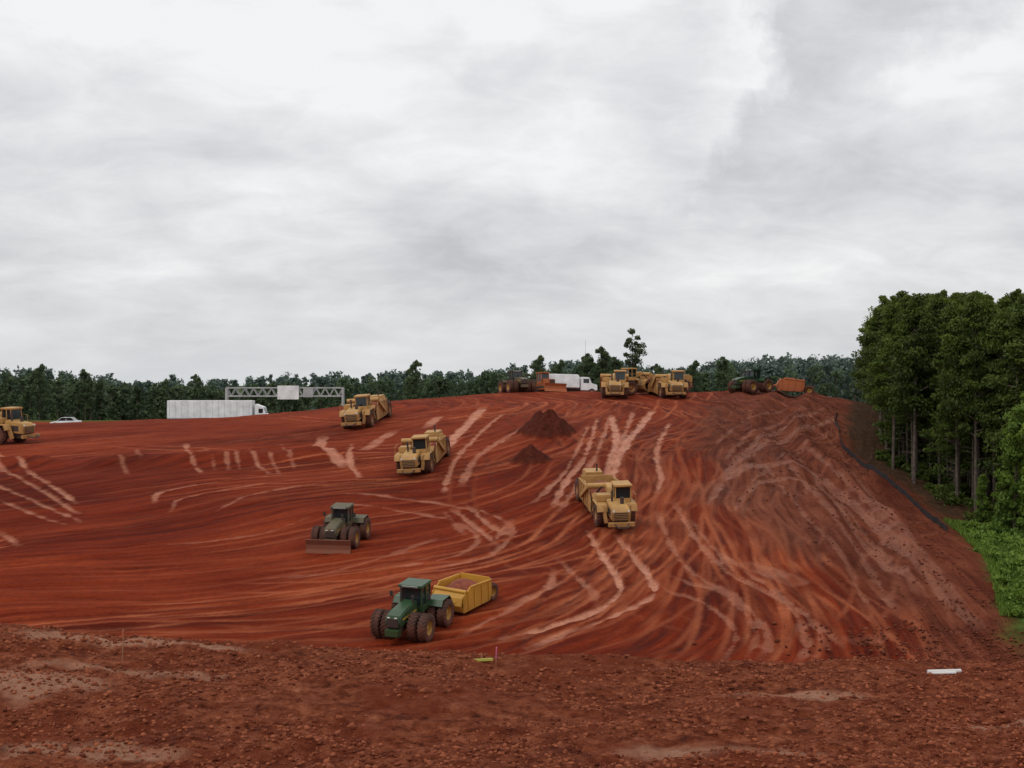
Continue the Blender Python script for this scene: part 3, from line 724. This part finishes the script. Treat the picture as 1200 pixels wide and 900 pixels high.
MLH = leaf_mat('hardwood_foliage', (.022, .045, .009), (.15, .21, .035), .3)
MLB = leaf_mat('vine_foliage', (.03, .07, .012), (.18, .27, .04))
MLD = leaf_mat('haze_tinted_foliage', (.033, .056, .033), (.105, .145, .062))  # aerial haze put into the leaf colour, lighter and bluer
MLF = leaf_mat('far_haze_tinted_foliage', (.070, .105, .095), (.125, .17, .135))  # heavier bluish haze painted into the foliage colour
MBK, N, B = new_mat('bark'); N.t.links.new(N.ramp(N.noise(N.n('ShaderNodeTexCoord').outputs['Object'], 3, 5), [(.3, (.045, .032, .025)), (.7, (.15, .115, .09))]), B.inputs['Base Color']); B.inputs['Roughness'].default_value = .95
def tube(path, rad, n=7):
    path = np.array(path, float); V_ = []; 
    for i, p in enumerate(path):
        d = path[min(i+1, len(path)-1)]-path[max(i-1, 0)]; d /= np.linalg.norm(d)+1e-9
        u = np.cross(d, [.3, .9, .1]); u /= np.linalg.norm(u)+1e-9; w = np.cross(d, u)
        for j in range(n):
            a = 2*math.pi*j/n; V_.append(p+rad[i]*(math.cos(a)*u+math.sin(a)*w))
    Fq = [[i*n+j, i*n+(j+1) % n, (i+1)*n+(j+1) % n, (i+1)*n+j] for i in range(len(path)-1) for j in range(n)]
    return np.array(V_), np.array(Fq)
def leaves(C, R, per, size, tint, R_):
    n = len(C); N_ = n*per
    d = R_.randn(N_, 3); d /= np.linalg.norm(d, axis=1)[:, None]
    rad = R_.rand(N_)**.45
    p = np.repeat(C, per, 0)+d*rad[:, None]*np.repeat(R, per, 0)
    a = R_.randn(N_, 3)+d*.3; a /= np.linalg.norm(a, axis=1)[:, None]
    b = np.cross(a, R_.randn(N_, 3)); b /= np.linalg.norm(b, axis=1)[:, None]+1e-9
    s = size*(.6+.8*R_.rand(N_))[:, None]
    v = np.stack([p+a*s, p+b*s*.5, p-a*s, p-b*s*.5], 1).reshape(-1, 3)
    f = np.arange(4*N_).reshape(-1, 4)
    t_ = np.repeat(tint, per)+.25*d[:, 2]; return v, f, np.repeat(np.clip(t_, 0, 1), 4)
def tree_mesh(name, h, kind, R_, mat, per=120, lsize=.2):
    Vs = []; Fs = []; Mi = []; Ti = []; off = 0
    def push(v, f, mi, t_):
        nonlocal off
        Vs.append(v); Fs.append(f+off); Mi.append(np.full(len(f), mi)); Ti.append(t_); off += len(v)
    lean = R_.randn(2)*.5
    tp = [(lean[0]*s*s, lean[1]*s*s, h*.97*s) for s in np.linspace(0, 1, 8)]
    r0 = .0105*h
    v, f = tube(tp, [r0*(1-.9*s) for s in np.linspace(0, 1, 8)]); push(v, f, 1, np.zeros(len(v)))
    C = []; Rr = []; T = []
    base, wid, cnt = {'pine': (.40, .125, 44), 'hard': (.18, .165, 56), 'tall': (.62, .13, 24), 'vine': (.02, .17, 60)}[kind]
    for i in range(cnt):
        s = base+(1-base)*((i+R_.rand())/cnt); u = (s-base)/(1-base)
        if kind == 'pine': env = (math.sin(math.pi*min(1, .22+.78*u))**.7)*(1-.25*u)+.06
        elif kind == 'tall': env = math.sin(math.pi*(.15+.8*u))+.1
        elif kind == 'vine': env = .8*(1-u*.75)+.2
        else: env = math.sin(math.pi*(.18+.77*u))**.6
        rad = wid*h*env*(.3+.85*R_.rand()); a = R_.rand()*6.283
        c = np.array([lean[0]*s*s+rad*math.cos(a), lean[1]*s*s+rad*math.sin(a), s*h+R_.randn()*.3])
        b0 = np.array([lean[0]*s*s, lean[1]*s*s, max(.3, s*h-.25*rad-.3)])
        if i % 2 == 0 or kind == 'tall':
            v, f = tube([b0, (b0+c)/2+[0, 0, .1], c], [.09, .055, .02], 5); push(v, f, 1, np.zeros(len(v)))
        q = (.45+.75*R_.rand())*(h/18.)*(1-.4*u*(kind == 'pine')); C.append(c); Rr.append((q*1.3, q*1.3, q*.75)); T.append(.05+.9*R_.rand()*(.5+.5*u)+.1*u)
    if kind in ('pine', 'hard'):
        for s in (.5, .62, .75, .88, .96):
            C.append(np.array([lean[0]*s*s, lean[1]*s*s, s*h])); Rr.append((1.0*(1.15-s*.7), 1.0*(1.15-s*.7), 1.2)); T.append(.1)
    for i in range(7):
        s = .12+.3*R_.rand(); a = R_.rand()*6.28; b0 = np.array([0, 0, s*h]); c = b0+[1.4*math.cos(a), 1.4*math.sin(a), .2]
        v, f = tube([b0, c], [.04, .012], 4); push(v, f, 1, np.zeros(len(v)))
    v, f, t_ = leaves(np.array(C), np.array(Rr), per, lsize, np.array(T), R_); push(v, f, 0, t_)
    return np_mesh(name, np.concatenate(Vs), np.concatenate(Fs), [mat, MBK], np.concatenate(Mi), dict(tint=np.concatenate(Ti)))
R_ = np.random.RandomState(11)
pines = [tree_mesh('pine_mesh', 18., 'pine', R_, ML, 160, .17) for i in range(5)]
hards = [tree_mesh('hardwood_mesh', 18., 'hard', R_, MLH, 150, .17) for i in range(3)]
vine = tree_mesh('vine_tree_mesh', 11., 'vine', R_, MLB, 150, .2)
forest = bpy.data.objects.new('forest', None); COL.objects.link(forest)
def tree_edge(y): return np.interp(y, [114, 120, 128, 140, 150, 165, 200, 260], [41, 39.5, 38.3, 38.3, 39.5, 43, 51.6, 66.5])
yy = 113.
while yy < 245:
    e0 = float(tree_edge(yy))+R_.randn()*.7; xr = .36*yy+18; xx = e0+R_.rand()*1.5
    while xx < xr:
        X1 = xx+R_.randn()*.6; Y1 = yy+R_.randn()*.8
        if X1 > float(tree_edge(Y1))-.6:
            inner = (X1-e0)
            me = pines[R_.randint(5)] if R_.rand() < .7 else hards[R_.randint(3)]
            front = inner < 5.5 or yy < 122
            o = add_obj('pine_tree' if me in pines else 'hardwood_tree', me, None if front else forest)
            g_ = float(H(X1, Y1)); topz = EYE+.0585*Y1+float(np.clip(R_.randn()*.7, -1.3, .9))
            s = max(.5, min(1.25, (topz-g_)/18.))
            if inner < 2.5 and R_.rand() < .35: s *= .85
            if me in hards: s *= .92
            wsc = .8+.22*R_.rand()
            o.location = (X1, Y1, g_-.15); o.scale = (wsc, wsc, s); o.rotation_euler = (0, 0, R_.rand()*6.28)
        xx += 2.8+(1.2 if yy > 170 else 0)
    yy += 3.0 if yy < 170 else 4.8
for (px, Yd, s) in [(1188, 110, .95), (1206, 112, 1.05), (1176, 114, .6), (1150, 116, .4), (1216, 108, .9)]:
    X1 = (px-600)/F*Yd; o = add_obj('vine_covered_tree', vine); o.location = (X1, Yd, float(H(X1, Yd))-.1); o.scale = (s*.8, s*.8, s); o.rotation_euler = (0, 0, px)
def shrub(name, pts, mat, per, ls):
    C = []; Rr = []; T = []
    for (X1, Y1, s) in pts:
        for j in range(5):
            C.append((X1+R_.randn()*s*.5, Y1+R_.randn()*s*.5, float(H(X1, Y1))+s*(.25+.6*R_.rand()))); q = s*(.4+.3*R_.rand()); Rr.append((q*1.2, q*1.2, q*.8)); T.append(.2+.6*R_.rand())
    v, f, t_ = leaves(np.array(C), np.array(Rr), per, ls, np.array(T), R_)
    add_obj(name, np_mesh(name, v, f, [mat], None, dict(tint=t_)))
pts = []
for i in range(190):
    Y1 = 88+28*R_.rand(); X1 = float(green_edge(Y1))+1.0+R_.rand()**1.2*14; pts.append((X1, Y1, .35+1.3*R_.rand()*sstep(0, 5, X1-green_edge(Y1))))
shrub('kudzu_thicket', [(float(a), float(b), float(c)) for a, b, c in pts], MLB, 80, .15)
pts = []
for i in range(90):
    Y1 = 118+50*R_.rand(); X1 = float(tree_edge(Y1))-.5+R_.rand()*5; pts.append((X1, Y1, .35+.6*R_.rand()))
shrub('forest_undergrowth', pts, ML, 60, .16)
n = 22000; Y1 = 88+30*R_.rand(n); X1 = green_edge(Y1)+.4+R_.rand(n)**1.3*14
gz = H(X1, Y1); ang = R_.rand(n)*3.14; hh = .12+.3*R_.rand(n); w = .05
base = np.stack([X1, Y1, gz], 1); dx = np.stack([np.cos(ang)*w, np.sin(ang)*w, 0*ang], 1); tip = base+np.stack([R_.randn(n)*.1, R_.randn(n)*.1, hh], 1)
v = np.stack([base-dx, base+dx, tip+dx*.3, tip-dx*.3], 1).reshape(-1, 3)
add_obj('grass', np_mesh('grass', v, np.arange(4*n).reshape(-1, 4), [MLB], None, dict(tint=np.repeat(.2+.7*R_.rand(n), 4))))

prof_x = [-60, 0, 40, 110, 150, 200, 300, 440, 480, 560, 600, 640, 700, 760, 800, 850, 900, 950, 1000, 1100]
prof_y = [436, 436, 431, 438, 447, 446, 443, 438, 435, 434, 430, 423, 417, 427, 430, 422, 418, 416, 415, 412]
def stand(name, rows, mat, per, ls):
    C = []; Rr = []; T = []; TV = []; TF = []; off = 0
    for (Yd, pa, pb, sp_, lift, jit) in rows:
        xx = (pa-600)/F*Yd; xe = (pb-600)/F*Yd
        while xx < xe:
            Y1 = Yd+R_.randn()*3; X1 = xx+R_.randn()*sp_*.3; px = 600+X1*F/Y1
            top = EYE+(450-np.interp(px, prof_x, prof_y)-lift)/F*Y1
            g = float(H0(X1, Y1)); top += (R_.rand()-.62)*jit*Y1/F+(R_.rand() < .08)*5*Y1/F
            h = max(5, top-g); w = h*(.18+.08*R_.rand()); conif = R_.rand() < .4
            v, f = tube([(X1, Y1, g), (X1, Y1, g+h*.85)], [.2, .05], 4); TV.append(v); TF.append(f+off); off += len(v)
            tt = R_.rand()
            for j in range(20):
                u = (j+R_.rand())/20; env = (1.05-u)**.6 if conif else math.sin(math.pi*(.25+.68*u))**.6
                rad = w*env*(.2+.8*R_.rand()); a = R_.rand()*6.28; q = h*.07*(.7+.6*R_.rand())*(Yd/280.)**.2*(1-.45*u*conif)
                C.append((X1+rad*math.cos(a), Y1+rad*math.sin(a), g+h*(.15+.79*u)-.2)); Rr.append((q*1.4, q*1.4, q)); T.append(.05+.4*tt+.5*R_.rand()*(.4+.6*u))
            xx += sp_*(.7+.6*R_.rand())
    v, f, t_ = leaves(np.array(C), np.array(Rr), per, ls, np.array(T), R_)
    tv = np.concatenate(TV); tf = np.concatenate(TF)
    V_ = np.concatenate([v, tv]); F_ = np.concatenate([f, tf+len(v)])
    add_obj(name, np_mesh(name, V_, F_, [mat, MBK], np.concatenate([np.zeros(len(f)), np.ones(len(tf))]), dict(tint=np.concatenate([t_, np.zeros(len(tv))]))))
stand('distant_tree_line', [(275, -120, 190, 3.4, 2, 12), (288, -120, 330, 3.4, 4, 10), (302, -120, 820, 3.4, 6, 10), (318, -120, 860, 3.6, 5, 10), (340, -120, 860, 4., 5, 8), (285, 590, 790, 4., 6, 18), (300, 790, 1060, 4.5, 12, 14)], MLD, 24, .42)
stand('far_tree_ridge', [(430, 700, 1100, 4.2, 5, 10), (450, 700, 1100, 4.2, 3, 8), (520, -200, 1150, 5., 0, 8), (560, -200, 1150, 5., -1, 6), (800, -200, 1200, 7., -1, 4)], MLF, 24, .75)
tall = tree_mesh('tall_tree_mesh', 17.5, 'tall', R_, MLD, 120, .26)
o = add_obj('tall_pine_tree', tall); X1 = (742-600)/F*262; o.location = (X1, 262, float(H0(X1, 262))); o.scale = (.72, .72, (EYE+60/F*262-float(H0(X1, 262)))/17.5)
hd_ = tree_mesh('distant_hardwood_mesh', 18., 'hard', R_, MLD, 110, .28)
for px, top, Yd in [(708, 408, 266), (722, 420, 263), (485, 424, 290), (630, 418, 270), (688, 416, 268), (655, 424, 266), (848, 420, 285), (46, 428, 268), (100, 434, 272), (230, 440, 285), (812, 424, 280), (770, 428, 275)]:
    X1 = (px-600)/F*Yd; g = float(H0(X1, Yd)); h = EYE+(450-top)/F*Yd-g
    o = add_obj('hardwood_tree', hd_); s = h/18; o.location = (X1, Yd, g); o.scale = (s*.8, s*.8, s); o.rotation_euler = (0, 0, px)
k = Kit(); k.cyl('mast', (0, 0, 0), (0, 0, 25), .08, M_GR, 6, .04); X1 = (686-600)/F*420
spawn(k, 'radio_mast', X1, 420, 0, z=float(H0(X1, 420)))

# ------------------------------------------------------------------ sky
W = bpy.data.worlds.new('World'); scene.world = W; W.use_nodes = True
T_ = W.node_tree; N = NT(T_); bg = T_.nodes['Background']
SE, SR = D2R(52), D2R(215)
sky = N.n('ShaderNodeTexSky'); sky.sky_type = 'NISHITA'; sky.sun_disc = False; sky.sun_elevation = SE; sky.sun_rotation = SR
g = N.n('ShaderNodeTexCoord').outputs['Generated']; s3 = N.n('ShaderNodeSeparateXYZ', i_0=g)
zc = N.math('MAXIMUM', s3.outputs[2], 0.)
den = N.math('ADD', zc, .30)
u = N.math('DIVIDE', s3.outputs[0], den); v = N.math('DIVIDE', s3.outputs[1], den)
uv = N.comb(u, N.math('MULTIPLY', v, 1.15), 0.)
c1 = N.noise(uv, 1.9, 8, .54, .25); c2 = N.noise(N.comb(u, v, 4.), .8, 3, .5, .2)
c3 = N.noise(uv, 6., 7, .6, .5)
az = N.math('DIVIDE', s3.outputs[0], N.math('MAXIMUM', s3.outputs[1], .05))
wob = N.math('MULTIPLY', N.math('SUBTRACT', N.noise(g, 11, 8, .62), .5), .26)
el = N.math('DIVIDE', zc, N.math('MAXIMUM', s3.outputs[1], .05))
line = N.math('ADD', N.math('SUBTRACT', az, N.math('MULTIPLY', el, .55)), wob)
bank = N.math('MULTIPLY', N.rng(line, .05, .09), N.rng(line, .24, .10))
bank = N.math('MULTIPLY', bank, N.rng(el, .09, .16))
rim = N.math('MULTIPLY', N.math('MULTIPLY', N.rng(line, .0, .045), N.rng(line, .09, .05)), N.rng(el, .13, .22))
rim2 = N.math('MULTIPLY', N.math('MULTIPLY', N.rng(line, .16, .20), N.rng(line, .28, .22)), N.rng(el, .14, .22))
val = N.math('ADD', N.math('MULTIPLY', c1, .48), N.math('ADD', N.math('MULTIPLY', c2, .28), N.math('MULTIPLY', c3, .24)))
val = N.math('SUBTRACT', val, N.math('MULTIPLY', bank, .10))
val = N.math('ADD', val, N.math('MULTIPLY', N.math('ADD', rim, rim2), .05))
val = N.math('ADD', val, N.rng(el, .0, .27, -.02, .055))
cl = N.ramp(val, [(.36, (.55, .56, .58)), (.46, (.70, .705, .72)), (.53, (.81, .81, .82)), (.60, (.93, .93, .93))])
hz = N.mix(N.rng(el, .08, .0, 0, .7), cl, (.69, .715, .735))
cl10 = N.n('ShaderNodeVectorMath', operation='SCALE', i_0=hz); cl10.inputs['Scale'].default_value = 10.
skc = N.mix(.95, sky.outputs[0], cl10.outputs[0])
T_.links.new(skc, bg.inputs[0]); bg.inputs[1].default_value = .1
L = bpy.data.lights.new('sun', 'SUN'); L.energy = 1.0; L.angle = D2R(15); L.color = (1, .96, .9)
lo = bpy.data.objects.new('sun', L); COL.objects.link(lo)
d = Vector((-math.sin(D2R(35))*math.cos(SE), -math.cos(D2R(35))*math.cos(SE), math.sin(SE)))
lo.rotation_euler = d.to_track_quat('Z', 'Y').to_euler()
cd = bpy.data.cameras.new('camera'); cd.lens = 50; cd.sensor_width = 36; cd.clip_end = 20000; cd.clip_start = .2
co = bpy.data.objects.new('camera', cd); COL.objects.link(co); co.location = (0, 0, EYE); co.rotation_euler = (D2R(90), 0, 0)
scene.camera = co
scene.view_settings.view_transform = 'Standard'; scene.view_settings.look = 'None'; scene.view_settings.exposure = 0
